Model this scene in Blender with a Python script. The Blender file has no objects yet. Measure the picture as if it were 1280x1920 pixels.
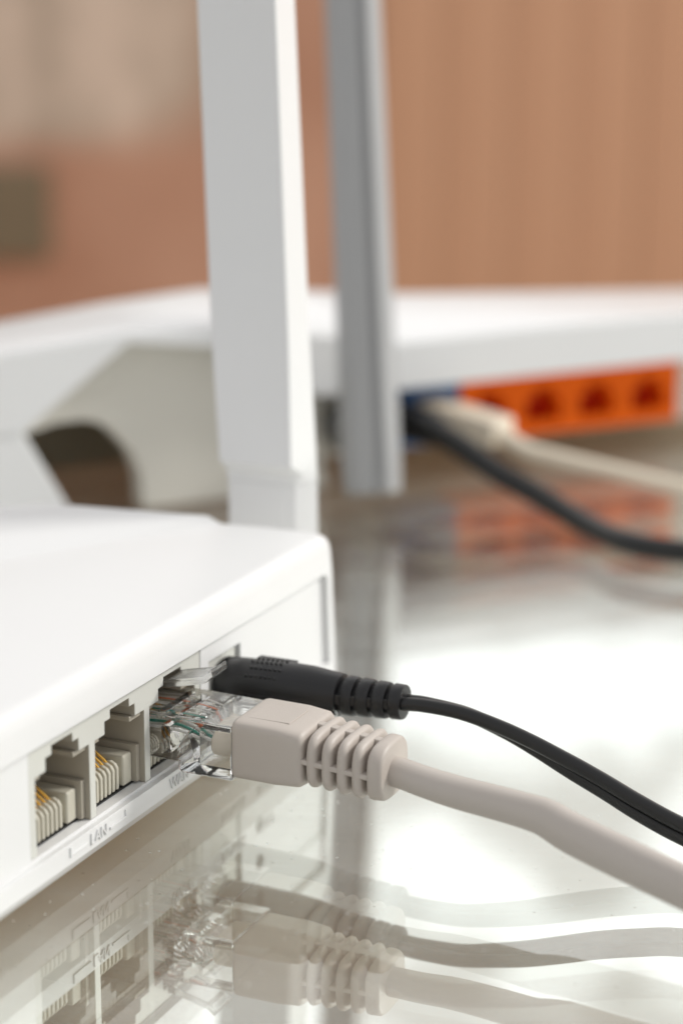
import bpy, bmesh, math, random
from mathutils import Vector, Matrix
random.seed(7)
S = 0.001                      # everything below is written in millimetres
scn = bpy.context.scene
COL = scn.collection

# ------------------------------------------------------------------ camera
cam_d = bpy.data.cameras.new('camera')
cam = bpy.data.objects.new('camera', cam_d); COL.objects.link(cam)
cam_d.sensor_fit = 'HORIZONTAL'; cam_d.sensor_width = 24.0; cam_d.lens = 75.0
cam_d.clip_start = 0.005; cam_d.clip_end = 30.0
right = Vector((0.40810558, -0.91292108, 0.00499339))
up = Vector((0.22493429, 0.10585096, 0.96860732))
fwd = Vector((0.8847906, 0.39417087, -0.24854563))
CAM = Vector((-202.56, -129.89, 104.28))
m = Matrix((right, up, -fwd)).transposed().to_4x4()
m.translation = CAM * S
cam.matrix_world = m
cam_d.dof.use_dof = True
cam_d.dof.focus_distance = 0.2775
cam_d.dof.aperture_fstop = 11.5
scn.camera = cam

# ------------------------------------------------------------------ world, lamps, exposure
w = bpy.data.worlds.new('World'); scn.world = w; w.use_nodes = True
bgn = w.node_tree.nodes['Background']
bgn.inputs['Color'].default_value = (0.985, 0.985, 1.0, 1)
bgn.inputs['Strength'].default_value = 0.37

def area_lamp(name, loc, target, sx, sy, watts, color, mottled=False):
    l = bpy.data.lights.new(name, 'AREA'); l.shape = 'RECTANGLE'
    l.size = sx; l.size_y = sy; l.energy = watts; l.color = color
    o = bpy.data.objects.new(name, l); COL.objects.link(o)
    o.location = Vector(loc)
    o.rotation_euler = (Vector(target) - Vector(loc)).to_track_quat('-Z', 'Y').to_euler()
    if mottled:                      # daylight through a window with trees outside
        l.use_nodes = True
        nt = l.node_tree; em = nt.nodes['Emission']
        g = nt.nodes.new('ShaderNodeNewGeometry')
        mp = nt.nodes.new('ShaderNodeMapping'); mp.inputs['Scale'].default_value = (sx*6.5, sy*8.0, 1)
        nz = nt.nodes.new('ShaderNodeTexNoise'); nz.inputs['Scale'].default_value = 1.0; nz.inputs['Detail'].default_value = 3
        rp = nt.nodes.new('ShaderNodeValToRGB')
        rp.color_ramp.elements[0].position = 0.42; rp.color_ramp.elements[0].color = (0.40, 0.375, 0.33, 1)
        rp.color_ramp.elements[1].position = 0.57; rp.color_ramp.elements[1].color = (1.5, 1.5, 1.5, 1)
        nt.links.new(g.outputs['Parametric'], mp.inputs['Vector'])
        nt.links.new(mp.outputs['Vector'], nz.inputs['Vector'])
        nt.links.new(nz.outputs['Fac'], rp.inputs['Fac'])
        nt.links.new(rp.outputs['Color'], em.inputs['Color'])
    return o
# tall window beyond the table, and a window on the right
area_lamp('window_light_beyond', (1.56, 0.55, 1.02), (0.35, 0.10, 0.10), 3.2, 1.35, 5.2, (1, 0.99, 0.97), True)
area_lamp('window_light_side', (0.95, -1.10, 0.98), (0.05, 0.0, 0.0), 0.42, 0.40, 13.2, (1.0, 0.975, 0.93))

vs = scn.view_settings
vs.view_transform = 'Standard'; vs.look = 'None'; vs.exposure = 0.76; vs.gamma = 1.0; vs.use_curve_mapping = False
scn.render.engine = 'CYCLES'
cy = scn.cycles
cy.max_bounces = 16; cy.transmission_bounces = 12; cy.transparent_max_bounces = 24; cy.glossy_bounces = 8
cy.caustics_reflective = True; cy.caustics_refractive = True
cy.sample_clamp_indirect = 6

# ------------------------------------------------------------------ materials
def new_mat(name):
    mt = bpy.data.materials.new(name); mt.use_nodes = True
    return mt, mt.node_tree, mt.node_tree.nodes['Principled BSDF']

def plastic(name, col, rough=0.4, bump=0.02, scale=9000, vary=0.03, spec=0.5, sss=0.0):
    mt, nt, b = new_mat(name)
    tc = nt.nodes.new('ShaderNodeTexCoord')
    n1 = nt.nodes.new('ShaderNodeTexNoise'); n1.inputs['Scale'].default_value = 60; n1.inputs['Detail'].default_value = 4
    nt.links.new(tc.outputs['Object'], n1.inputs['Vector'])
    mx = nt.nodes.new('ShaderNodeMix'); mx.data_type = 'RGBA'
    mx.inputs['A'].default_value = (*[c*(1-vary) for c in col], 1)
    mx.inputs['B'].default_value = (*[min(1, c*(1+vary)) for c in col], 1)
    nt.links.new(n1.outputs['Fac'], mx.inputs['Factor'])
    nt.links.new(mx.outputs['Result'], b.inputs['Base Color'])
    mr = nt.nodes.new('ShaderNodeMapRange'); mr.inputs['To Min'].default_value = rough*0.85; mr.inputs['To Max'].default_value = rough*1.15
    nt.links.new(n1.outputs['Fac'], mr.inputs['Value']); nt.links.new(mr.outputs['Result'], b.inputs['Roughness'])
    b.inputs['Specular IOR Level'].default_value = spec
    if bump:
        n2 = nt.nodes.new('ShaderNodeTexNoise'); n2.inputs['Scale'].default_value = scale; n2.inputs['Detail'].default_value = 2
        nt.links.new(tc.outputs['Object'], n2.inputs['Vector'])
        bp = nt.nodes.new('ShaderNodeBump'); bp.inputs['Strength'].default_value = bump; bp.inputs['Distance'].default_value = 0.0002
        nt.links.new(n2.outputs['Fac'], bp.inputs['Height']); nt.links.new(bp.outputs['Normal'], b.inputs['Normal'])
    if sss:
        b.inputs['Subsurface Weight'].default_value = sss
        b.inputs['Subsurface Radius'].default_value = (0.0012, 0.001, 0.0008)
        b.inputs['Subsurface Scale'].default_value = 1.0
    return mt

M = {}
M['white'] = plastic('white_abs', (0.80, 0.80, 0.795), 0.36, 0.10, 3800, 0.015)
M['white_gloss'] = plastic('white_gloss', (0.80, 0.80, 0.80), 0.22, 0.0, 5000, 0.012)
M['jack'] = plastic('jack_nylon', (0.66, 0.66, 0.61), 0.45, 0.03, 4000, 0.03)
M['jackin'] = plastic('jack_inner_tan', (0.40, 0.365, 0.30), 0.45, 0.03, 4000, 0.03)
M['jackdark'] = plastic('jack_shade_black', (0.012, 0.012, 0.012), 0.6, 0.0)  # black stands in for the shade in port gaps and holes
M['tooth'] = plastic('contact_comb_nylon', (0.55, 0.52, 0.43), 0.42, 0.02, 4000, 0.03)
M['boot'] = plastic('beige_pvc', (0.53, 0.475, 0.425), 0.46, 0.16, 5200, 0.03)
M['cable'] = plastic('beige_pvc_smooth', (0.53, 0.48, 0.435), 0.40, 0.06, 3000, 0.03)
M['black'] = plastic('black_rubber', (0.012, 0.012, 0.013), 0.36, 0.12, 4500, 0.08)
M['blackcord'] = plastic('black_pvc', (0.012, 0.012, 0.012), 0.30, 0.04, 2500, 0.05)
M['grey'] = plastic('grey_plastic', (0.40, 0.40, 0.40), 0.40, 0.03, 3000, 0.03)
M['darkgrey'] = plastic('dark_grey_plastic', (0.09, 0.09, 0.095), 0.45, 0.03, 3000, 0.04)
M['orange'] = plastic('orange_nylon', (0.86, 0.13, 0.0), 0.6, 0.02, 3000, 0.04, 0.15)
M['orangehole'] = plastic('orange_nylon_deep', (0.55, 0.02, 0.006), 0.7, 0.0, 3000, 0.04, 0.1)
M['blue'] = plastic('blue_nylon', (0.05, 0.14, 0.34), 0.45, 0.02, 3000, 0.04)
M['cream'] = plastic('cream_pvc', (0.80, 0.70, 0.56), 0.42, 0.03, 3000, 0.03)
M['base'] = plastic('shade_warmed_white_abs', (0.70, 0.67, 0.60), 0.45, 0.02, 3000, 0.02)  # white plastic dimmed and warmed: shade on the rear router's back is in the colour
M['under'] = plastic('olive_arch_shade', (0.22, 0.20, 0.15), 0.6, 0.02, 3000, 0.05)  # dark olive puts the shade below the rear router into the colour

mt, nt, b = new_mat('gold_contact')
b.inputs['Base Color'].default_value = (0.83, 0.50, 0.12, 1); b.inputs['Metallic'].default_value = 1; b.inputs['Roughness'].default_value = 0.22
M['gold'] = mt
for k, c in dict(wire_orange=(0.75, 0.20, 0.08), wire_green=(0.02, 0.26, 0.20), wire_white=(0.78, 0.76, 0.72),
                 wire_blue=(0.06, 0.14, 0.42), wire_brown=(0.22, 0.10, 0.05)).items():
    M[k] = plastic(k, c, 0.4, 0.0)

mt, nt, b = new_mat('clear_polycarbonate')
b.inputs['Base Color'].default_value = (0.985, 0.99, 0.99, 1)
b.inputs['Transmission Weight'].default_value = 1.0
b.inputs['IOR'].default_value = 1.50
tc = nt.nodes.new('ShaderNodeTexCoord'); n2 = nt.nodes.new('ShaderNodeTexNoise'); n2.inputs['Scale'].default_value = 900; n2.inputs['Detail'].default_value = 5
nt.links.new(tc.outputs['Object'], n2.inputs['Vector'])
mr = nt.nodes.new('ShaderNodeMapRange'); mr.inputs['From Min'].default_value = 0.5; mr.inputs['From Max'].default_value = 0.8
mr.inputs['To Min'].default_value = 0.015; mr.inputs['To Max'].default_value = 0.16
nt.links.new(n2.outputs['Fac'], mr.inputs['Value']); nt.links.new(mr.outputs['Result'], b.inputs['Roughness'])
bp = nt.nodes.new('ShaderNodeBump'); bp.inputs['Strength'].default_value = 0.05; bp.inputs['Distance'].default_value = 0.0003
nt.links.new(n2.outputs['Fac'], bp.inputs['Height']); nt.links.new(bp.outputs['Normal'], b.inputs['Normal'])
M['clear'] = mt

# table glass: a slab whose two faces both mirror (double image); its underside carries a half-mirror coating
def glass_face(name, base, coated):
    mt = bpy.data.materials.new(name); mt.use_nodes = True; nt = mt.node_tree
    for n in list(nt.nodes): nt.nodes.remove(n)
    out = nt.nodes.new('ShaderNodeOutputMaterial'); mix = nt.nodes.new('ShaderNodeMixShader')
    tr = nt.nodes.new('ShaderNodeBsdfTransparent'); tr.inputs['Color'].default_value = (0.95, 0.975, 0.965, 1)
    gl = nt.nodes.new('ShaderNodeBsdfGlossy'); gl.inputs['Color'].default_value = (0.97, 1.0, 0.99, 1)
    tcg = nt.nodes.new('ShaderNodeTexCoord'); ng = nt.nodes.new('ShaderNodeTexNoise'); ng.inputs['Scale'].default_value = 70; ng.inputs['Detail'].default_value = 6
    nt.links.new(tcg.outputs['Object'], ng.inputs['Vector'])
    mg = nt.nodes.new('ShaderNodeMapRange'); mg.inputs['From Min'].default_value = 0.55; mg.inputs['From Max'].default_value = 0.8
    mg.inputs['To Min'].default_value = 0.0; mg.inputs['To Max'].default_value = 0.05
    nt.links.new(ng.outputs['Fac'], mg.inputs['Value']); nt.links.new(mg.outputs['Result'], gl.inputs['Roughness'])
    if coated: mix.inputs['Fac'].default_value = base
    else:
        fr = nt.nodes.new('ShaderNodeFresnel'); geo = nt.nodes.new('ShaderNodeNewGeometry')
        ior = nt.nodes.new('ShaderNodeMix'); ior.data_type = 'FLOAT'
        ior.inputs['A'].default_value = base; ior.inputs['B'].default_value = 1.0/base
        nt.links.new(geo.outputs['Backfacing'], ior.inputs['Factor']); nt.links.new(ior.outputs['Result'], fr.inputs['IOR'])
        nt.links.new(fr.outputs['Fac'], mix.inputs['Fac'])
    nt.links.new(tr.outputs['BSDF'], mix.inputs[1]); nt.links.new(gl.outputs['BSDF'], mix.inputs[2])
    if coated: nt.links.new(mix.outputs['Shader'], out.inputs['Surface']); return mt
    # thin film of dust and wipe streaks
    df = nt.nodes.new('ShaderNodeBsdfDiffuse'); df.inputs['Color'].default_value = (0.80, 0.82, 0.79, 1)
    mpd = nt.nodes.new('ShaderNodeMapping'); mpd.inputs['Rotation'].default_value = (0, 0, 0.6); mpd.inputs['Scale'].default_value = (14, 95, 1)
    nd = nt.nodes.new('ShaderNodeTexNoise'); nd.inputs['Scale'].default_value = 1.0; nd.inputs['Detail'].default_value = 7; nd.inputs['Roughness'].default_value = 0.62
    nt.links.new(tcg.outputs['Object'], mpd.inputs['Vector']); nt.links.new(mpd.outputs['Vector'], nd.inputs['Vector'])
    mrd = nt.nodes.new('ShaderNodeMapRange'); mrd.inputs['From Min'].default_value = 0.35; mrd.inputs['From Max'].default_value = 0.75
    mrd.inputs['To Min'].default_value = 0.015; mrd.inputs['To Max'].default_value = 0.11
    nt.links.new(nd.outputs['Fac'], mrd.inputs['Value'])
    ns = nt.nodes.new('ShaderNodeTexVoronoi'); ns.inputs['Scale'].default_value = 420; nt.links.new(tcg.outputs['Object'], ns.inputs['Vector'])
    lt_ = nt.nodes.new('ShaderNodeMath'); lt_.operation = 'LESS_THAN'; lt_.inputs[1].default_value = 0.085; nt.links.new(ns.outputs['Distance'], lt_.inputs[0])
    ad = nt.nodes.new('ShaderNodeMath'); ad.operation = 'MULTIPLY_ADD'; ad.inputs[1].default_value = 0.40; ad.use_clamp = True
    nt.links.new(lt_.outputs[0], ad.inputs[0]); nt.links.new(mrd.outputs['Result'], ad.inputs[2])
    mx2 = nt.nodes.new('ShaderNodeMixShader'); nt.links.new(ad.outputs[0], mx2.inputs['Fac'])
    nt.links.new(mix.outputs['Shader'], mx2.inputs[1]); nt.links.new(df.outputs['BSDF'], mx2.inputs[2])
    nt.links.new(mx2.outputs['Shader'], out.inputs['Surface'])
    return mt
M['glass'] = glass_face('table_glass', 2.1, False)
M['glass_coat'] = glass_face('table_glass_coated_underside', 0.80, True)

def wall_mat(name, c1, c2, sx, sz, rough=0.8):
    mt, nt, b = new_mat(name)
    tc = nt.nodes.new('ShaderNodeTexCoord'); mp = nt.nodes.new('ShaderNodeMapping'); mp.inputs['Scale'].default_value = (sx, 1, sz)
    nz = nt.nodes.new('ShaderNodeTexNoise'); nz.inputs['Scale'].default_value = 1; nz.inputs['Detail'].default_value = 3
    nt.links.new(tc.outputs['Object'], mp.inputs['Vector']); nt.links.new(mp.outputs['Vector'], nz.inputs['Vector'])
    mx = nt.nodes.new('ShaderNodeMix'); mx.data_type = 'RGBA'; mx.inputs['A'].default_value = (*c1, 1); mx.inputs['B'].default_value = (*c2, 1)
    cr = nt.nodes.new('ShaderNodeMapRange'); cr.inputs['From Min'].default_value = 0.3; cr.inputs['From Max'].default_value = 0.7
    nt.links.new(nz.outputs['Fac'], cr.inputs['Value']); nt.links.new(cr.outputs['Result'], mx.inputs['Factor'])
    nt.links.new(mx.outputs['Result'], b.inputs['Base Color']); b.inputs['Roughness'].default_value = rough
    return mt
M['board'] = wall_mat('terracotta_boards', (0.46, 0.262, 0.16), (0.545, 0.33, 0.21), 45, 1.5)
M['wall'] = wall_mat('terracotta_wall', (0.37, 0.185, 0.115), (0.54, 0.33, 0.235), 8, 9)
def weathered_wall():
    mt = wall_mat('weathered_terracotta_wall', (0.40, 0.21, 0.135), (0.53, 0.32, 0.225), 8, 6)
    nt = mt.node_tree; b = nt.nodes['Principled BSDF']; old = b.inputs['Base Color'].links[0].from_socket
    tc = nt.nodes.new('ShaderNodeTexCoord'); sp = nt.nodes.new('ShaderNodeSeparateXYZ'); nt.links.new(tc.outputs['Object'], sp.inputs[0])
    mp = nt.nodes.new('ShaderNodeMapping'); mp.inputs['Scale'].default_value = (16, 1, 9); nt.links.new(tc.outputs['Object'], mp.inputs['Vector'])
    nz = nt.nodes.new('ShaderNodeTexNoise'); nz.inputs['Scale'].default_value = 1; nz.inputs['Detail'].default_value = 4; nt.links.new(mp.outputs['Vector'], nz.inputs['Vector'])
    def mth(op, a, b_):
        n = nt.nodes.new('ShaderNodeMath'); n.operation = op
        for i, v in enumerate((a, b_)):
            if isinstance(v, (int, float)): n.inputs[i].default_value = v
            else: nt.links.new(v, n.inputs[i])
        return n.outputs[0]
    zz = mth('MULTIPLY_ADD', sp.outputs['Z'], 18.0); xx = mth('MULTIPLY_ADD', sp.outputs['X'], -8.0)
    zz.node.inputs[2].default_value = 0.5; xx.node.inputs[2].default_value = -0.45
    zz.node.use_clamp = True; xx.node.use_clamp = True
    f = mth('MULTIPLY', zz, xx); f = mth('MULTIPLY', f, mth('ADD', nz.outputs['Fac'], 1.0)); f.node.use_clamp = True
    f2 = mth('MULTIPLY', f, 1.6); f2.node.use_clamp = True
    pale = nt.nodes.new('ShaderNodeMix'); pale.data_type = 'RGBA'; pale.inputs['A'].default_value = (0.36, 0.30, 0.235, 1); pale.inputs['B'].default_value = (0.62, 0.52, 0.43, 1)
    cr = nt.nodes.new('ShaderNodeMapRange'); cr.inputs['From Min'].default_value = 0.35; cr.inputs['From Max'].default_value = 0.62
    nt.links.new(nz.outputs['Fac'], cr.inputs['Value']); nt.links.new(cr.outputs['Result'], pale.inputs['Factor'])
    mx = nt.nodes.new('ShaderNodeMix'); mx.data_type = 'RGBA'
    nt.links.new(f2, mx.inputs['Factor']); nt.links.new(old, mx.inputs['A']); nt.links.new(pale.outputs['Result'], mx.inputs['B'])
    nt.links.new(mx.outputs['Result'], b.inputs['Base Color']); return mt
M['wall'] = weathered_wall()
M['plaster'] = wall_mat('pale_plaster', (0.50, 0.44, 0.37), (0.62, 0.54, 0.46), 10, 10)
M['pane'] = wall_mat('olive_dark_pane', (0.15, 0.12, 0.075), (0.20, 0.16, 0.10), 5, 5, 0.5)
M['floor'] = wall_mat('terracotta_floor', (0.60, 0.36, 0.20), (0.70, 0.45, 0.27), 4, 4)

# ------------------------------------------------------------------ mesh helpers (mm in)
def finish(me, mat, smooth, angle=35):
    if mat: me.materials.append(mat)
    if smooth:
        for p_ in me.polygons: p_.use_smooth = True
        me.set_sharp_from_angle(angle=math.radians(angle))

def link(name, me, parent=None, bevel=0, seg=2, angle=30):
    o = bpy.data.objects.new(name, me); COL.objects.link(o)
    if parent: o.parent = parent
    if bevel:
        md = o.modifiers.new('bevel', 'BEVEL'); md.width = bevel*S; md.segments = seg
        md.limit_method = 'ANGLE'; md.angle_limit = math.radians(angle); md.harden_normals = True
    return o

def from_bm(name, bm, mat, parent=None, smooth=True, bevel=0, seg=2, angle=35):
    bmesh.ops.recalc_face_normals(bm, faces=bm.faces)
    for v in bm.verts: v.co *= S
    me = bpy.data.meshes.new(name); bm.to_mesh(me); bm.free()
    finish(me, mat, smooth, angle)
    return link(name, me, parent, bevel, seg)

def add_box(bm, x0, x1, y0, y1, z0, z1):
    v = [bm.verts.new(c) for c in ((x0,y0,z0),(x1,y0,z0),(x1,y1,z0),(x0,y1,z0),(x0,y0,z1),(x1,y0,z1),(x1,y1,z1),(x0,y1,z1))]
    for f in ((0,3,2,1),(4,5,6,7),(0,1,5,4),(1,2,6,5),(2,3,7,6),(3,0,4,7)): bm.faces.new([v[i] for i in f])

def add_loft(bm, rings, caps=True, closed=False):
    R = [[bm.verts.new(c) for c in r] for r in rings]; n = len(R[0])
    pairs = list(zip(R, R[1:])) + ([(R[-1], R[0])] if closed else [])
    for a, b_ in pairs:
        for i in range(n):
            j = (i+1) % n; bm.faces.new((a[i], a[j], b_[j], b_[i]))
    if caps and not closed:
        bm.faces.new(list(reversed(R[0]))); bm.faces.new(R[-1])

def add_prism_xz(bm, poly, y0, y1):
    add_loft(bm, [[(x, y0, z) for x, z in poly], [(x, y1, z) for x, z in poly]])

def superring(cx, y, cz, wx, wz, e=2.0, n=40):
    pts = []
    for i in range(n):
        t = 2*math.pi*i/n; c, s = math.cos(t), math.sin(t)
        pts.append((cx + wx*math.copysign(abs(c)**(2/e), c), y, cz + wz*math.copysign(abs(s)**(2/e), s)))
    return pts

def catmull(P, k=10):
    P = [Vector(p_) for p_ in P]; Q = [P[0]*2-P[1]] + P + [P[-1]*2-P[-2]]; out = []
    for i in range(1, len(Q)-2):
        a, b_, c, d = Q[i-1], Q[i], Q[i+1], Q[i+2]
        for j in range(k):
            t = j/k
            out.append(0.5*((2*b_)+(c-a)*t+(2*a-5*b_+4*c-d)*t*t+(3*b_-a-3*c+d)*t**3))
    out.append(P[-1]); return out

def lerp_list(L, f):
    x = f*(len(L)-1); i = min(int(x), len(L)-2); return L[i]+(L[i+1]-L[i])*(x-i)

def tube_rings(path, rh, rv, off=None, n=18):
    """path: smoothed points; rh/rv horizontal and vertical half axes along it (lists); off(f)->(h,v) shift in the section"""
    rings = []; N = len(path)
    for i, p_ in enumerate(path):
        t = (path[min(i+1, N-1)] - path[max(i-1, 0)]).normalized()
        h = t.cross(Vector((0, 0, 1))).normalized(); v = h.cross(t).normalized(); f = i/(N-1)
        a, b_ = lerp_list(rh, f), lerp_list(rv, f); oh, ov = off(f) if off else (0, 0)
        c = p_ + h*oh + v*ov
        rings.append([tuple(c + h*a*math.cos(2*math.pi*k/n) + v*b_*math.sin(2*math.pi*k/n)) for k in range(n)])
    return rings

def tube(name, pts, rh, rv, mat, parent, off=None, k=10):
    bm = bmesh.new(); add_loft(bm, tube_rings(catmull(pts, k), rh, rv, off)); return from_bm(name, bm, mat, parent, True, 0)

def boolean(target, cutters, op='DIFFERENCE'):
    """cut target with temporary solids and keep only the resulting mesh"""
    for c in cutters:
        md = target.modifiers.new('cut', 'BOOLEAN'); md.object = c; md.operation = op; md.solver = 'EXACT'
    bpy.context.view_layer.update()
    dg = bpy.context.evaluated_depsgraph_get()
    me = bpy.data.meshes.new_from_object(target.evaluated_get(dg))
    old = target.data; target.modifiers.clear(); target.data = me
    bpy.data.meshes.remove(old)
    for c in cutters:
        d = c.data; bpy.data.objects.remove(c); bpy.data.meshes.remove(d)
    for p_ in me.polygons: p_.use_smooth = True
    me.set_sharp_from_angle(angle=math.radians(28))

def empty(name, loc, label=None, cat=None, group=None, rz=0):
    o = bpy.data.objects.new(name, None); COL.objects.link(o); o.empty_display_size = 0.01
    o.location = Vector(loc)*S; o.rotation_euler = (0, 0, rz)
    if label: o['label'] = label
    if cat: o['category'] = cat
    if group: o['group'] = group
    return o

def world_child(o, root):
    bpy.context.view_layer.update()
    o.parent = root; o.matrix_parent_inverse = root.matrix_world.inverted(); return o

def text_mesh(name, body, x, y, z, size, depth, mat, root):
    cu = bpy.data.curves.new(name, 'FONT'); cu.body = body; cu.size = size*S; cu.extrude = depth*S
    cu.align_x = 'CENTER'; cu.align_y = 'CENTER'; cu.resolution_u = 3
    t = bpy.data.objects.new(name, cu); COL.objects.link(t); t.rotation_euler = (math.pi/2, 0, 0); t.location = Vector((x, y, z))*S
    bpy.context.view_layer.update()
    me = bpy.data.meshes.new_from_object(t.evaluated_get(bpy.context.evaluated_depsgraph_get()))
    me.transform(t.matrix_world); bpy.data.objects.remove(t); bpy.data.curves.remove(cu)
    me.materials.clear(); me.materials.append(mat)
    return world_child(link(name, me), root)

# ================================================================== SETTING
GZ = -7.0                                     # top of the table glass
fh = Vector((fwd.x, fwd.y, 0)).normalized(); rhz = Vector((fh.y, -fh.x, 0))
wall_c = CAM + fh*1500
ry = math.atan2(rhz.y, rhz.x)
bm = bmesh.new(); add_box(bm, -3500, 3500, -3500, 3500, -470, -450)
o = from_bm('floor', bm, M['floor'], None, False); o['kind'] = 'structure'

# wall beyond the table: local x runs to the right of the picture, local y away from the camera
bm = bmesh.new(); add_box(bm, -1700, 1700, 0, 60, -449, 335)
wall = from_bm('wall', bm, M['wall'], None, False); wall['kind'] = 'structure'
wall.location = (wall_c.x*S, wall_c.y*S, 0); wall.rotation_euler = (0, 0, ry)
def wall_part(name, x0, x1, y0, y1, z0, z1, mat, bev=2):
    bm = bmesh.new(); add_box(bm, x0, x1, y0, y1, z0, z1); return from_bm(name, bm, mat, wall, False, bev)
x = 22
first = None
while x < 420:                                   # upright boards on the right half of the wall
    wd = 46
    if first is None:
        first = wall_part('board', 0, wd-0.6, -9, -0.5, -449, 330, M['board'], 0.8)
        first.location = (x*S, 0, 0)
    else:
        c = first.copy(); COL.objects.link(c); c.location = (x*S, random.uniform(-1, 1)*S, 0)
    x += wd
wall_part('dark_pane', -420, -204, -8, -0.4, -97, -33, M['pane'])

# glass table top
bm = bmesh.new(); add_box(bm, -520, 520, -330, 620, GZ-3.0, GZ)
tab = from_bm('glass_table_top', bm, M['glass'], None, False)
tab.data.materials.append(M['glass_coat'])
for p_ in tab.data.polygons:
    if p_.normal.z < -0.5: p_.material_index = 1
tab.location = (CAM.x*S, CAM.y*S, 0); tab.rotation_euler = (0, 0, ry)
tab['label'] = 'clear glass table top mirroring the routers and cables standing on it'; tab['category'] = 'table top'

# ================================================================== FRONT ROUTER
rt = empty('router', (20, 40, GZ), 'glossy white router in front with square network ports and a flat white antenna', 'router')

def outline(z, ry_, fx, inset=0.0):
    """plan outline at height z; ry_ = rear face y, fx = shift of the far end"""
    P = [(-115, ry_), (83.2+fx-inset, ry_), (84.3+fx-inset, ry_+0.35), (84.9+fx-inset, ry_+1.4), (85.0+fx-inset, ry_+4), (84.6+fx-inset, 12), (83.0+fx-inset, 25), (80.6+fx-inset, 42),
         (78.6+fx-inset, 48.5-inset*.5), (74.3+fx-inset, 54-inset), (66+fx, 61-inset), (45, 73-inset), (10, 84-inset), (-115, 92-inset)]
    return [(a, b_, z) for a, b_ in P]
bm = bmesh.new()
rings = [outline(-5.0, 0.75, 2.0), outline(-3.1, -0.70, 2.1), outline(8, -0.70, 1.0), outline(14, -0.70, 0.5), outline(17.6, -0.55, 0.1), outline(18.8, -0.35, -0.05, .1),
         outline(19.6, 0.05, -0.2, .35), outline(20.05, 0.6, -0.3, .8), outline(20.25, 1.4, -0.4, 1.5)]
add_loft(bm, rings)
shell = from_bm('shell', bm, M['white'], None, True)
cut = []
def cutter(poly=None, box=None, y0=0, y1=0):
    bm = bmesh.new()
    if box: add_box(bm, *box)
    else: add_prism_xz(bm, poly, y0, y1)
    c = from_bm('cut', bm, None, None, False); cut.append(c); return c
cutter(poly=[(-90, -0.4), (83.4, -0.4), (82.9, 6), (82.35, 13.3), (82.0, 14.0), (81.2, 14.3), (-90, 14.3)], y0=-3, y1=0.25)   # recessed rear panel
cutter(box=(-1.05, 42.55, -3, 16, -0.02, 13.75))      # network port block
cutter(box=(45.0, 54.6, -3, 7, 0.0, 11.2))             # power socket
bm = bmesh.new(); add_loft(bm, [superring(60.6, -3, 4.6, 1.25, 1.25, n=28), superring(60.6, 6, 4.6, 1.25, 1.25, n=28)])
cut.append(from_bm('cut', bm, None, None, False))
boolean(shell, cut)
md = shell.modifiers.new('bevel', 'BEVEL'); md.width = 0.16*S; md.segments = 2; md.limit_method = 'ANGLE'; md.angle_limit = math.radians(50); md.harden_normals = True
world_child(shell, rt)
# raised deck on the top: a shallow second plane with a diagonal crease
bm = bmesh.new()
dk = [(82.2, 17.0), (79.3, 42), (77.3, 47.8), (73, 52.7), (64.7, 59.8), (44, 71.2), (9, 82.2), (-115, 90.2), (-115, 84), (-40, 78), (10, 57), (48, 36.5), (66, 26.5)]
n = len(dk)
b0 = [bm.verts.new((a, b_, 20.1)) for a, b_ in dk]
b1 = []
for i, (a, b_) in enumerate(dk):
    if i == 0: q = (82.0, 19.5)
    elif i < 8: q = (a-0.5, b_-0.5)
    else: q = (a+3.0, b_+5.2)
    b1.append(bm.verts.new((max(-115, q[0]), min(q[1], 89.5), 21.3)))
for i in range(n): bm.faces.new((b0[i], b0[(i+1) % n], b1[(i+1) % n], b1[i]))
bm.faces.new(b1); bm.faces.new(list(reversed(b0)))
world_child(from_bm('top_deck', bm, M['white'], None, True, 0.5, 3), rt)
for fx_, fy_ in ((70, 10), (62, 50), (-90, 10), (-90, 80)):
    bm = bmesh.new(); add_loft(bm, [[(fx_+5*math.cos(t*math.pi/12), fy_+5*math.sin(t*math.pi/12), zz) for t in range(24)] for zz in (GZ, -4.98)])
    world_child(from_bm('foot', bm, M['base']), rt)

# network port block
bm = bmesh.new(); add_box(bm, -1.0, 42.5, 0.35, 15, 0.0, 13.7)
blk = from_bm('port_block', bm, M['jack'], None, False)
cut = []
PW = 14.0
for i in range(3):
    x0 = i*PW
    L, Rr, h = x0+0.46, x0+12.97, 10.06
    cutter(poly=[(L, 0.0-0.5), (Rr, -0.5), (Rr, h), (x0+10.53, h), (x0+10.53, 11.75), (x0+9.1, 11.75), (x0+9.1, 12.92), (x0+4.33, 12.92), (x0+4.33, 11.75), (x0+2.9, 11.75), (x0+2.9, h), (L, h)], y0=-2, y1=12)
boolean(blk, cut)
md = blk.modifiers.new('bevel', 'BEVEL'); md.width = 0.13*S; md.segments = 2; md.limit_method = 'ANGLE'; md.angle_limit = math.radians(50)
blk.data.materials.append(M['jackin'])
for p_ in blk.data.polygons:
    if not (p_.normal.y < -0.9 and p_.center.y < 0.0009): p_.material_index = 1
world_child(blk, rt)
tooth_me = None
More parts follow.
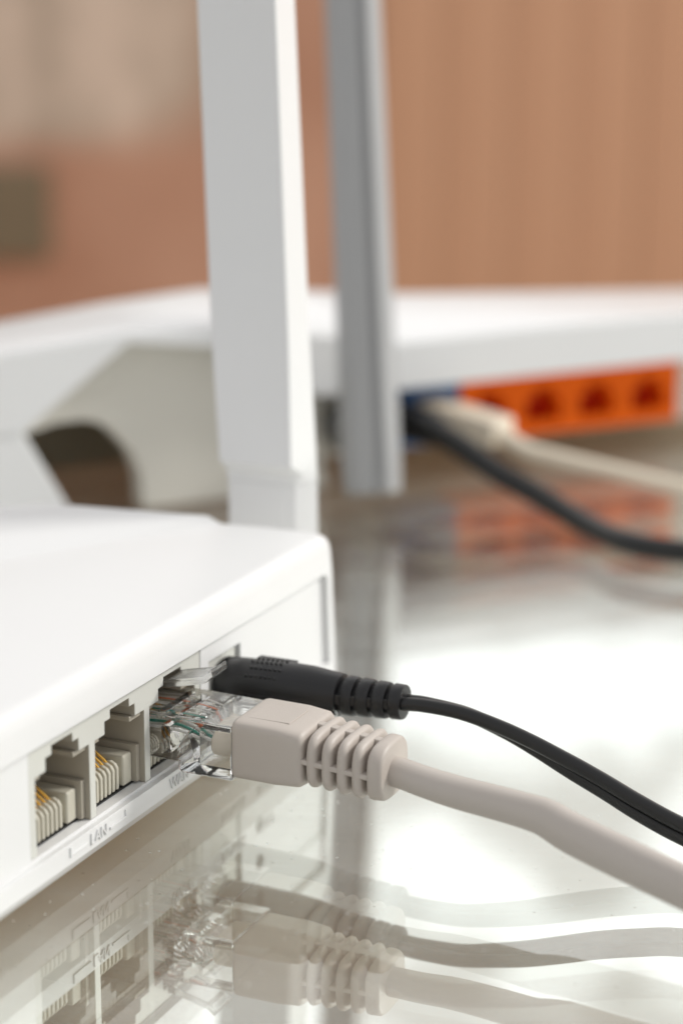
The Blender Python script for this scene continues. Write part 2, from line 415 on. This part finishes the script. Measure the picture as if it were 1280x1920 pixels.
for i in range(3):
    x0 = i*PW
    # floor painted black as the gap's shade, side rails, keyway lips, contact comb and gold springs of one port
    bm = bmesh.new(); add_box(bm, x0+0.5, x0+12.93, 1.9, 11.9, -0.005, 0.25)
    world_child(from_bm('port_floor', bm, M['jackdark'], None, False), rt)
    bm = bmesh.new()
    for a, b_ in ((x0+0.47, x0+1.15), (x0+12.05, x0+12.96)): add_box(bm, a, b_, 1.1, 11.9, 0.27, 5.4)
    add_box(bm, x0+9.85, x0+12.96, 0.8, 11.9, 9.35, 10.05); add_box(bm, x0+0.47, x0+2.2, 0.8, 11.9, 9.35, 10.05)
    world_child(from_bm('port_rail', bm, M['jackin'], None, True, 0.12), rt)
    bm = bmesh.new(); add_box(bm, x0+1.16, x0+11.35, 2.75, 9.5, 0.35, 3.6); add_box(bm, x0+9.7, x0+12.04, 1.75, 9.5, 0.3, 4.55)
    world_child(from_bm('contact_block', bm, M['tooth'], None, True, 0.35, 3), rt)
    for k in range(8):
        tx = x0+1.35+k*1.02
        if tooth_me is None:
            bm = bmesh.new()
            pf = [(1.85, 0.4), (1.85, 3.35), (2.2, 3.95), (2.9, 4.3), (3.6, 4.1), (3.6, 0.4)]
            add_loft(bm, [[(-0.31, a, c) for a, c in pf], [(0.31, a, c) for a, c in pf]])
            t0 = from_bm('comb_tooth', bm, M['tooth'], None, True, 0.16, 2); tooth_me = t0
        else:
            t0 = tooth_me.copy(); COL.objects.link(t0)
        t0.parent = rt; t0.location = Vector((tx, 0, 0))*S - rt.location
        if k < 7:
            bm = bmesh.new(); pth = [Vector((tx+0.51, 2.7, 3.5)), Vector((tx+0.51, 3.6, 4.4)), Vector((tx+0.51, 10.5, 9.2))]
            add_loft(bm, tube_rings(pth, [0.24, 0.24], [0.2, 0.2], n=8)); world_child(from_bm('contact_spring', bm, M['gold']), rt)

# power socket inside the panel
bm = bmesh.new(); add_box(bm, 45.15, 54.45, 0.9, 6.9, 0.12, 11.05)
world_child(from_bm('power_socket', bm, M['jack'], None, True, 0.3), rt)

# raised lettering and brackets on the lower band
YL = -0.70
for s_, tx, tz in (('LAN', 12.95, -1.75), ('WAN', 34.2, -1.85), ('POWER', 50.2, -1.85), ('RESET', 60.6, -1.85)):
    text_mesh('lettering', s_, tx, YL, tz, 2.15, 0.22, M['white'], rt)
for xs, sgn in ((6.0, 1), (20.0, -1)):
    bm = bmesh.new(); a, b_ = sorted((xs, xs+sgn*4.3)); add_box(bm, a, b_, YL-0.22, YL+0.1, -2.15, -1.75)
    a, b_ = sorted((xs, xs+sgn*0.38)); add_box(bm, a, b_, YL-0.225, YL+0.1, -1.77, -0.85)
    world_child(from_bm('bracket_mark', bm, M['white'], None, True, 0.06), rt)

# flat white antenna at the far end: a broad blade whose foot steps back and rounds off above the casing
def ant_ring(z, yl, yr, yb, x0=90.0, xb=98.0, rnd=0.25):
    return [(x0, yl, z), (x0, yr+rnd*1.3, z), (x0+rnd*0.35, yr+rnd*0.45, z), (x0+rnd, yr+0.02, z), (xb-0.4, yb+0.02, z), (xb, yb+0.5, z), (xb+0.3, yl-1.5, z), (xb-0.6, yl+0.4, z), (x0+0.5, yl+0.5, z)]
bm = bmesh.new()
add_loft(bm, [ant_ring(24.6, 21.35, 9.1, 8.0, 92.7, rnd=2.4), ant_ring(26.0, 21.35, 9.1, 8.05, 92.6, rnd=2.2), ant_ring(28.2, 21.4, 9.15, 8.18, 90.0, rnd=0.45), ant_ring(30, 21.5, 9.17, 8.25), ant_ring(49, 22.65, 9.56, 9.49), ant_ring(99, 24.43, 11.6, 11.97), ant_ring(170, 26.9, 14.5, 15.4)])
ant = world_child(from_bm('antenna', bm, M['white'], None, True, 0.22, 3, 20), rt)
bm = bmesh.new(); add_loft(bm, [ant_ring(2, 21.2, 9.0, 7.7, 93.0, rnd=2.4), ant_ring(24.55, 21.25, 9.12, 8.02, 92.8, rnd=2.4)])
nk = from_bm('antenna_neck', bm, M['white'], None, True, 0.1, 2, 20)
bpy.context.view_layer.update(); nk.parent = ant; nk.matrix_parent_inverse = ant.matrix_world.inverted()

# ================================================================== BEIGE NETWORK CABLE
ec = empty('network_cable', (34, -32, GZ), 'beige network cable with clear plug and ribbed boot in the front router', 'cable')
# clear plug: side profile (y,z) extruded over x, with bites out of the near side
bm = bmesh.new()
prof = [(9.5, 2.9), (-3.45, 2.85), (-3.5, 1.75), (-3.9, 1.45), (-11.3, 1.35), (-11.3, 8.75), (-2.0, 8.95), (9.5, 8.95)]
add_loft(bm, [[(29.0, a, c) for a, c in prof], [(40.6, a, c) for a, c in prof]])
pl = from_bm('plug_housing', bm, M['clear'], None, False, 0.22, 3)
bpy.context.view_layer.update()
cut = []
cutter(box=(28, 33.2, -2.35, -1.05, 3.9, 7.6))                        # side slot
cutter(poly=None, box=(31, 38.6, -3.2, -2.0, 7.9, 10))                # top strain bar slot
cutter(box=(30.5, 39, -0.9, 0.2, 8.1, 10))
bm = bmesh.new(); cp = [(-2.9, 2.0), (-2.9, 3.9), (-3.6, 5.6), (-4.6, 6.9), (-5.3, 4.0), (-5.4, 2.9)]
add_loft(bm, [[(30.3, a, c) for a, c in cp], [(39.0, a, c) for a, c in cp]]); cut.append(from_bm('cut', bm, None, None, False))
cutter(box=(30.3, 39.3, -13, -6.3, 2.7, 7.7))                       # hollow cable channel
boolean(pl, cut)
for p_ in pl.data.polygons: p_.use_smooth = False
world_child(pl, ec)
def sub(o, par):
    bpy.context.view_layer.update(); o.parent = par; o.matrix_parent_inverse = par.matrix_world.inverted(); return o
bm = bmesh.new()
lt = catmull([(34.6, 9.0, 9.2), (34.6, 4, 10.9), (34.6, 0, 12.15), (34.6, -3, 12.85), (34.6, -5.7, 13.5)], 6)
rg = []
for i, p_ in enumerate(lt):
    f = i/(len(lt)-1); hw = 2.6 - 0.25*f; th = 0.62
    rg.append([(34.6-hw, p_.y, p_.z-th), (34.6+hw, p_.y, p_.z-th), (34.6+hw, p_.y, p_.z+th*.8), (34.6-hw, p_.y, p_.z+th*.8)])
rg.append([(34.6-2.2, -6.9, 14.05), (34.6+2.2, -6.9, 14.05), (34.6+2.2, -6.6, 14.95), (34.6-2.2, -6.6, 14.95)])
add_loft(bm, rg)
mt2 = M['clear'].copy(); mt2.name = 'frosted_polycarbonate'; M['frost'] = mt2
b2 = mt2.node_tree.nodes['Principled BSDF']
for l_ in list(mt2.node_tree.links):
    if l_.to_node == b2 and l_.to_socket.name == 'Roughness': mt2.node_tree.links.remove(l_)
b2.inputs['Roughness'].default_value = 0.22
sub(from_bm('latch', bm, M['frost'], None, True, 0.12, 2), pl)
# jacket end and eight thin conductors cast in the plug
bm = bmesh.new(); add_loft(bm, [superring(34.8, -11.25, 5.0, 3.6, 2.0, 2.6), superring(34.8, -7.6, 5.1, 3.6, 1.9, 2.6), superring(34.8, -7.3, 5.1, 3.3, 1.6, 2.6)])
sub(from_bm('cable_jacket', bm, M['cream'], None, True), pl)
wc = ['wire_orange', 'wire_white', 'wire_green', 'wire_white', 'wire_blue', 'wire_white', 'wire_green', 'wire_white']
order = ['wire_white', 'wire_green', 'wire_white', 'wire_white', 'wire_white', 'wire_orange', 'wire_white', 'wire_white']
for k in range(8):
    xx = 31.2+k*1.02
    zz = 6.7 + (0.5 if k % 2 else 0)
    tube('conductor', [(34.8+(xx-34.8)*0.7, -7.4, 5.4), (xx, -3.0, zz), (xx, 2, zz), (xx, 8.5, 6.2)], [0.21, 0.21], [0.21, 0.21], M[order[k]], None, k=5)
    sub(COL.objects[-1], pl)

# boot: block, ribbed sleeve, flange
bm = bmesh.new()
def bsec(y, cx, cz, wx, wz, e): return superring(cx, y, cz, wx, wz, e, 64)
add_loft(bm, [bsec(-11.15, 34.75, 5.55, 5.35, 3.7, 9), bsec(-11.3, 34.75, 5.55, 5.62, 3.95, 9), bsec(-11.7, 34.75, 5.55, 5.72, 4.02, 9), bsec(-17.5, 34.7, 5.5, 5.72, 4.0, 9),
              bsec(-20.6, 34.6, 5.45, 5.6, 3.85, 7), bsec(-21.1, 34.6, 5.45, 5.35, 3.6, 6), bsec(-21.25, 34.6, 5.45, 4.6, 3.1, 5)])
boot = world_child(from_bm('boot', bm, M['boot'], None, True, 0, 2, 60), ec)
bm = bmesh.new(); add_box(bm, 31.6, 37.6, -18.4, -12.4, 9.4, 9.575)
sub(from_bm('boot_panel', bm, M['boot'], None, True, 0.08), boot)
bm = bmesh.new(); add_loft(bm, [bsec(-20.9, 34.5, 5.4, 3.3, 2.35, 3), bsec(-32.2, 33.4, 4.95, 2.7, 2.2, 3)])
sub(from_bm('boot_core', bm, M['boot'], None, True), boot)
def bc(y): f = (y+21.1)/-11.0; return 34.6-1.15*f, 5.45-0.5*f, 5.5-0.85*f, 3.85-0.05*f
for k in range(4):                                           # four ribs
    y0 = -21.1-0.62-k*2.13; y1 = y0-1.5
    cx, cz, wx, wz = bc((y0+y1)/2)
    bm = bmesh.new()
    add_loft(bm, [bsec(y0, cx, cz, wx-1.3, wz-1.3, 3), bsec(y0-0.02, cx, cz, wx-0.55, wz-0.55, 3.2), bsec(y0-0.2, cx, cz, wx-0.22, wz-0.22, 3.8), bsec(y0-0.5, cx, cz, wx-0.04, wz-0.04, 4), bsec((y0+y1)/2, cx, cz, wx, wz, 4),
                  bsec(y1+0.5, cx, cz, wx-0.04, wz-0.04, 4), bsec(y1+0.2, cx, cz, wx-0.22, wz-0.22, 3.8), bsec(y1+0.02, cx, cz, wx-0.55, wz-0.55, 3.6), bsec(y1, cx, cz, wx-1.3, wz-1.3, 3)])
    sub(from_bm('boot_rib', bm, M['boot'], None, True, 0, 2, 60), boot)
y0 = -21.1-0.62-4*2.13; cx, cz, wx, wz = bc(-31)
bm = bmesh.new()
add_loft(bm, [bsec(y0, cx, cz, wx-1.3, wz-1.3, 3), bsec(y0-0.02, cx, cz, wx-0.5, wz-0.5, 3.4), bsec(y0-0.25, cx, cz, wx-0.12, wz-0.12, 3.4), bsec(y0-0.6, cx, cz, wx, wz, 3.2), bsec(y0-1.75, cx-.05, cz, wx-.1, wz, 2.9), bsec(y0-2.05, cx-.05, cz, wx-0.3, wz-0.2, 2.8), bsec(y0-2.15, cx-.05, cz, wx-0.55, wz-0.45, 2.7)])
sub(from_bm('boot_flange', bm, M['boot'], None, True, 0, 2, 60), boot)
def web(name, pa, pb, hx, hz):
    bm = bmesh.new(); rgs = []
    for (x_, y_, z_) in (pa, pb): rgs.append([(x_-hx, y_, z_-hz), (x_+hx, y_, z_-hz), (x_+hx, y_, z_+hz), (x_-hx, y_, z_+hz)])
    add_loft(bm, rgs); sub(from_bm(name, bm, M['boot'], None, True, 0.2, 2), boot)
web('boot_web', (34.6-4.55, -20.9, 5.5), (33.45-3.7, -30.6, 4.9), 0.75, 0.36)
web('boot_web', (34.6+4.55, -20.9, 5.5), (33.45+3.7, -30.6, 4.9), 0.75, 0.36)
web('boot_web', (35.0, -20.9, 8.5), (33.9, -30.6, 7.95), 0.7, 0.6)
web('boot_web', (34.6, -20.9, 2.1), (33.5, -30.6, 1.7), 0.9, 0.45)

CABLE = [(33.35, -31.2, 4.72), (33.2, -33.5, 4.6)]
def unp(px, py, x):                                          # author helper: picture point on the plane x (mm)
    d = right*((px-640)/4000) - up*((py-960)/4000) + fwd
    return tuple(CAM + d*((x-CAM.x)/d.x))
for (px, py, xx) in ((800, 1468, 32.5), (860, 1487, 32), (950, 1511, 31), (1010, 1529, 30), (1035, 1541, 29.5), (1060, 1557, 28.8), (1090, 1573, 28), (1160, 1607, 26), (1280, 1664, 23), (1400, 1716, 20), (1560, 1780, 15)):
    CABLE.append(unp(px, py, xx))
world_child(tube('cable', CABLE, [2.1, 2.15, 2.2, 2.2, 2.2], [1.92, 1.93, 1.98, 2.1, 2.2, 2.42, 2.55, 2.6, 2.65, 2.65, 2.65, 2.65], M['cable'], None), ec)

# ================================================================== BLACK POWER CORD
pc = empty('power_cord', (50, -26, GZ), 'black power cord with ridged barrel plug pushed in behind the beige boot', 'power cord')
bm = bmesh.new()
def psec(y, r, n=48): return superring(50.0, y, 6.95+0.032*(-y), r, r, 2.0, n)
add_loft(bm, [psec(0.6, 3.0), psec(0.55, 3.35), psec(0.2, 3.55), psec(-3, 3.66), psec(-10, 3.68), psec(-13, 3.55), psec(-15.5, 3.2), psec(-17.6, 2.95), psec(-17.75, 2.5)])
pb = world_child(from_bm('plug_body', bm, M['black'], None, True, 0, 2, 60), pc)
bm = bmesh.new(); add_loft(bm, [psec(0.9, 1.8, 24), psec(0.3, 1.8, 24)]); sub(from_bm('plug_tip', bm, M['darkgrey']), pb)
bm = bmesh.new()
for r_i, ang in enumerate((66, 84, 102, 122, 143)):
    for k in range(7):
        y = -4.4-k*0.72-(0.35 if r_i % 2 else 0); a = math.radians(ang); r = 3.76
        c = Vector((50+r*math.cos(a), y, 6.95+0.032*(-y)+r*math.sin(a)))
        bmesh.ops.create_icosphere(bm, subdivisions=2, radius=0.21, matrix=Matrix.Translation(c))
o = from_bm('grip_dots', bm, M['blackcord']); o['kind'] = 'stuff'; sub(o, pb)
bm = bmesh.new(); add_box(bm, 50.2, 52.6, -9.8, -4.0, 10.2, 10.62); sub(from_bm('grip_pad', bm, M['black'], None, True, 0.12), pb)
bm = bmesh.new(); add_box(bm, 46.22, 46.6, -8.6, -4.0, 6.85, 7.0); sub(from_bm('mould_line', bm, M['black'], None, True, 0.05), pb)
bm = bmesh.new(); add_loft(bm, [psec(-17.5, 2.15, 32), psec(-26.0, 1.75, 32)]); sub(from_bm('relief_core', bm, M['black']), pb)
for k in range(4):
    y0 = -17.75-0.85-(k)*2.68+0.85*0; y1 = y0-1.85
    if k == 0: y0, y1 = -18.3, -19.95
    else: y0 = -18.55-k*2.35+0.42; y1 = y0-(1.83 if k < 3 else 1.75)
    f = (y0+18)/-8.5; r = 2.82-0.42*f
    bm = bmesh.new(); add_loft(bm, [psec(y0, r-.5), psec(y0-0.03, r-.12), psec(y0-0.25, r), psec(y1+0.3, r-.04), psec(y1+.03, r-.15), psec(y1, r-.5)])
    sub(from_bm('relief_ring', bm, M['black'], None, True, 0, 2, 60), pb)
for sx in (-1, 1):
    bm = bmesh.new(); rgs = []
    for y, r in ((-17.4, 2.7), (-25.6, 2.15)):
        x_ = 50+sx*(r-0.45); z_ = 6.95-0.032*y+0.15
        rgs.append([(x_-.45, y, z_-.75), (x_+.45, y, z_-.75), (x_+.45, y, z_+.75), (x_-.45, y, z_+.75)])
    add_loft(bm, rgs); sub(from_bm('relief_web', bm, M['black'], None, True, 0.2), pb)
CORD = [(50, -25.4, 7.75), (50, -27.4, 7.85)]
for (px, py, xx) in ((800, 1322, 50), (870, 1338, 49.8), (940, 1367, 49.5), (1000, 1398, 49), (1060, 1433, 48.5), (1130, 1474, 48), (1200, 1517, 47), (1280, 1560, 46), (1400, 1612, 44), (1560, 1660, 40)):
    CORD.append(unp(px, py, xx))
def cordoff(sgn):
    def f_(f):
        a = math.radians(lerp_list([4, 8, 22, 45, 68, 80, 84, 84], f)); return (sgn*0.88*math.cos(a), sgn*0.88*math.sin(a))
    return f_
for sgn in (-1, 1):
    world_child(tube('cord_strand', CORD, [0.95, 0.98, 1.02], [0.95, 0.98, 1.02], M['blackcord'], None, cordoff(sgn)), pc)

# ================================================================== REAR ROUTER
Q = Vector((257.91, 19.07, 0))
r2 = empty('router', (Q.x, Q.y, 0), 'white router standing behind, with a row of orange ports and a grey antenna', 'router', None, math.radians(-39))
def loc_prism(name, poly, b0, b1, mat, bev=0.0, seg=3, parent=None):
    bm = bmesh.new(); add_prism_xz(bm, poly, b0, b1); return from_bm(name, bm, mat, parent or r2, True, bev, seg)
crease = [(80, 27.5), (26, 27.4), (-14.2, 26.9), (-47.7, 26.1), (-68.2, 29.6), (-91.3, 32.4), (-110, 32.9), (-136.8, 30.5), (-175, 25)]
ridge = [(95, 26.5), (46.2, 27.8), (3.1, 29.9), (-32.7, 31.8), (-58.4, 34.1), (-81.6, 35.9), (-103.9, 34.2), (-127.6, 31.6), (-165, 27)]
low = [(80, 16.2), (26.6, 16.2), (-14, 15.9), (-47.6, 15.6), (-66.9, 15.8), (-91.3, 28.2), (-110, 30.4), (-132.4, 14.1), (-175, 13.8)]
bm = bmesh.new(); rgs = []
for c_, r_, l_ in zip(crease, ridge, low):
    rgs.append([(l_[0], -8, l_[1]), (c_[0], -8, c_[1]-0.8), (c_[0], -7.2, c_[1]), (r_[0], 18, r_[1]), (r_[0], 22, r_[1]-.3), (r_[0], 130, r_[1]-27), (l_[0], 130, 0), (l_[0], 4, l_[1])])
add_loft(bm, rgs)
from_bm('shell', bm, M['white_gloss'], r2, True, 0.8, 3, 40)
loc_prism('wing', [(-110, 30.8), (-132.4, 14.1), (-123.4, -2.2), (-121.2, GZ+0.3), (-175, GZ+0.3), (-175, 20), (-137, 29)], -7.5, 12, M['white_gloss'], 0.8)
back = [(-104.2, GZ+0.3), (-104.6, 0.4), (-106.6, 5.7), (-111.2, 11.1), (-114, 12.7), (-117, 13.5), (-122.8, 13.3), (-131, 11.3), (-131, 20), (-112, 30), (-92, 29.5), (-66, 17), (-62, 17), (-62, -1), (-60, GZ+0.3)]
loc_prism('back_panel', list(reversed(back)), 0, 6, M['base'], 0.6)
loc_prism('rear_panel', [(-61.9, -2.5), (75, -2.5), (75, 15.9), (-61.9, 15.7)], 10.3, 40, M['base'], 0.3)
loc_prism('base', [(-118, GZ+.5), (75, GZ+.5), (75, -2.6), (-118, 6)], 42, 120, M['under'], 0.5)  # block coloured dark for the shaded hollow behind the arch
# orange strip with four network ports, blue port beside it
def port_strip(name, a0, a1, z0, z1, holes, mat, hmat):
    bm = bmesh.new(); add_box(bm, a0, a1, 0.4, 10, z0, z1); st = from_bm(name, bm, mat, None, False)
    cut.clear()
    for hx in holes:
        bm = bmesh.new(); add_prism_xz(bm, [(hx-4.8, 3.2), (hx+4.8, 3.2), (hx+4.8, 8.6), (hx+2.6, 8.6), (hx+2.6, 10.8), (hx-2.6, 10.8), (hx-2.6, 8.6), (hx-4.8, 8.6)], -3, 7.5)
        cut.append(from_bm('cut', bm, None, None, False))
    boolean(st, list(cut)); st.parent = r2
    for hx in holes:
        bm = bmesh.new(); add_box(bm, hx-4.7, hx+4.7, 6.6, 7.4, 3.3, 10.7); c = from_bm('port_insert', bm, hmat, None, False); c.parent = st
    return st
cut = []
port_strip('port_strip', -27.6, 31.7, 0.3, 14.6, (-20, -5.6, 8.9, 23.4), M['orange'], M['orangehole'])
port_strip('wide_area_port', -42.5, -28.0, 0.3, 14.6, (-35.2,), M['blue'], M['jackdark'])
# grey antenna hanging at the back of the rear router
def cpoint(px, py, D): return CAM + (right*((px-640)/4000) - up*((py-960)/4000) + fwd)*D
Pb, Pt = cpoint(697, 925, 440), cpoint(660, 0, 436)
ax = (Pt-Pb); Lh = ax.length; ax.normalize()
side = (right - ax*right.dot(ax)).normalized(); dep = ax.cross(side).normalized()
if dep.dot(fwd) < 0: dep = -dep
sec = [(-6.2, 1.6), (-5.6, -0.6), (-3.6, -3.4), (0.6, -3.8), (1.0, -2.4), (2.0, -2.2), (2.8, -3.7), (3.4, -3.6), (6.1, 0.0), (6.3, 1.6), (5.6, 3.4), (0, 4.4), (-5.4, 3.4)]
bm = bmesh.new(); rgs = []
for t_, k_ in ((0, 0.93), (0.01, 0.98), (0.06, 1.0), (1.0, 0.92), (1.45, 0.88)):
    c0 = Pb + ax*(Lh*t_); rgs.append([tuple(c0 + side*(a*k_) + dep*(d_*k_)) for a, d_ in sec])
add_loft(bm, rgs)
ga = world_child(from_bm('antenna', bm, M['grey'], None, True, 0.3, 2, 25), r2)
bm = bmesh.new(); hc = Pb + ax*14
hp = [hc + dep*3 - side*1, hc + dep*32 - side*5]
add_loft(bm, tube_rings([hp[0], (hp[0]+hp[1])/2, hp[1]], [5.2, 5.2], [5.4, 5.4], n=24)); sub(from_bm('antenna_hinge', bm, M['darkgrey']), ga)

# ------------------------------------------------------------------ cables of the rear router
c2 = empty('network_cable', tuple(cpoint(1000, 850, 460)*1.0)[:2] + (GZ,), 'cream network cable plugged in beside the orange ports of the rear router', 'cable')
bm = bmesh.new()
def obox(pa, pb, w0, h0, w1, h1):
    t = (pb-pa).normalized(); hh = t.cross(Vector((0, 0, 1))).normalized(); vv = hh.cross(t)
    return [[tuple(c + hh*sx*ww + vv*sz*h_) for sx, sz in ((-1, -1), (1, -1), (1, 1), (-1, 1))] for c, ww, h_ in ((pa, w0, h0), (pb, w1, h1))]
pA, pB = cpoint(800, 770, 474), cpoint(945, 812, 462)
add_loft(bm, obox(pA, pB, 4.8, 3.2, 4.2, 3.0)); bt = world_child(from_bm('boot', bm, M['cream'], None, True, 1.2, 3), c2)
pts = [cpoint(u, v, D) for u, v, D in ((930, 808, 463), (985, 843, 461), (1050, 860, 459), (1150, 883, 457), (1280, 915, 455), (1420, 950, 453))]
world_child(tube('cable', pts, [2.1, 1.7, 1.7], [2.1, 1.7, 1.7], M['cream'], None), c2)
c3 = empty('power_cord', tuple(cpoint(1100, 985, 430))[:2] + (GZ,), 'black cord of the rear router drooping below the cream cable onto the glass', 'power cord')
pA, pB = cpoint(745, 783, 470), cpoint(822, 813, 455)
bm = bmesh.new(); add_loft(bm, obox(pA, pB, 3.8, 3.8, 2.8, 2.8)); world_child(from_bm('plug_body', bm, M['black'], None, True, 1.2, 3), c3)
pts = [cpoint(u, v, D) for u, v, D in ((812, 808, 456), (860, 836, 452), (930, 884, 447), (1010, 930, 442), (1100, 984, 430), (1180, 1018, 417), (1280, 1034, 411), (1420, 1040, 407))]
world_child(tube('cord', pts, [2.7, 2.5, 2.2], [2.7, 2.5, 2.2], M['blackcord'], None), c3)
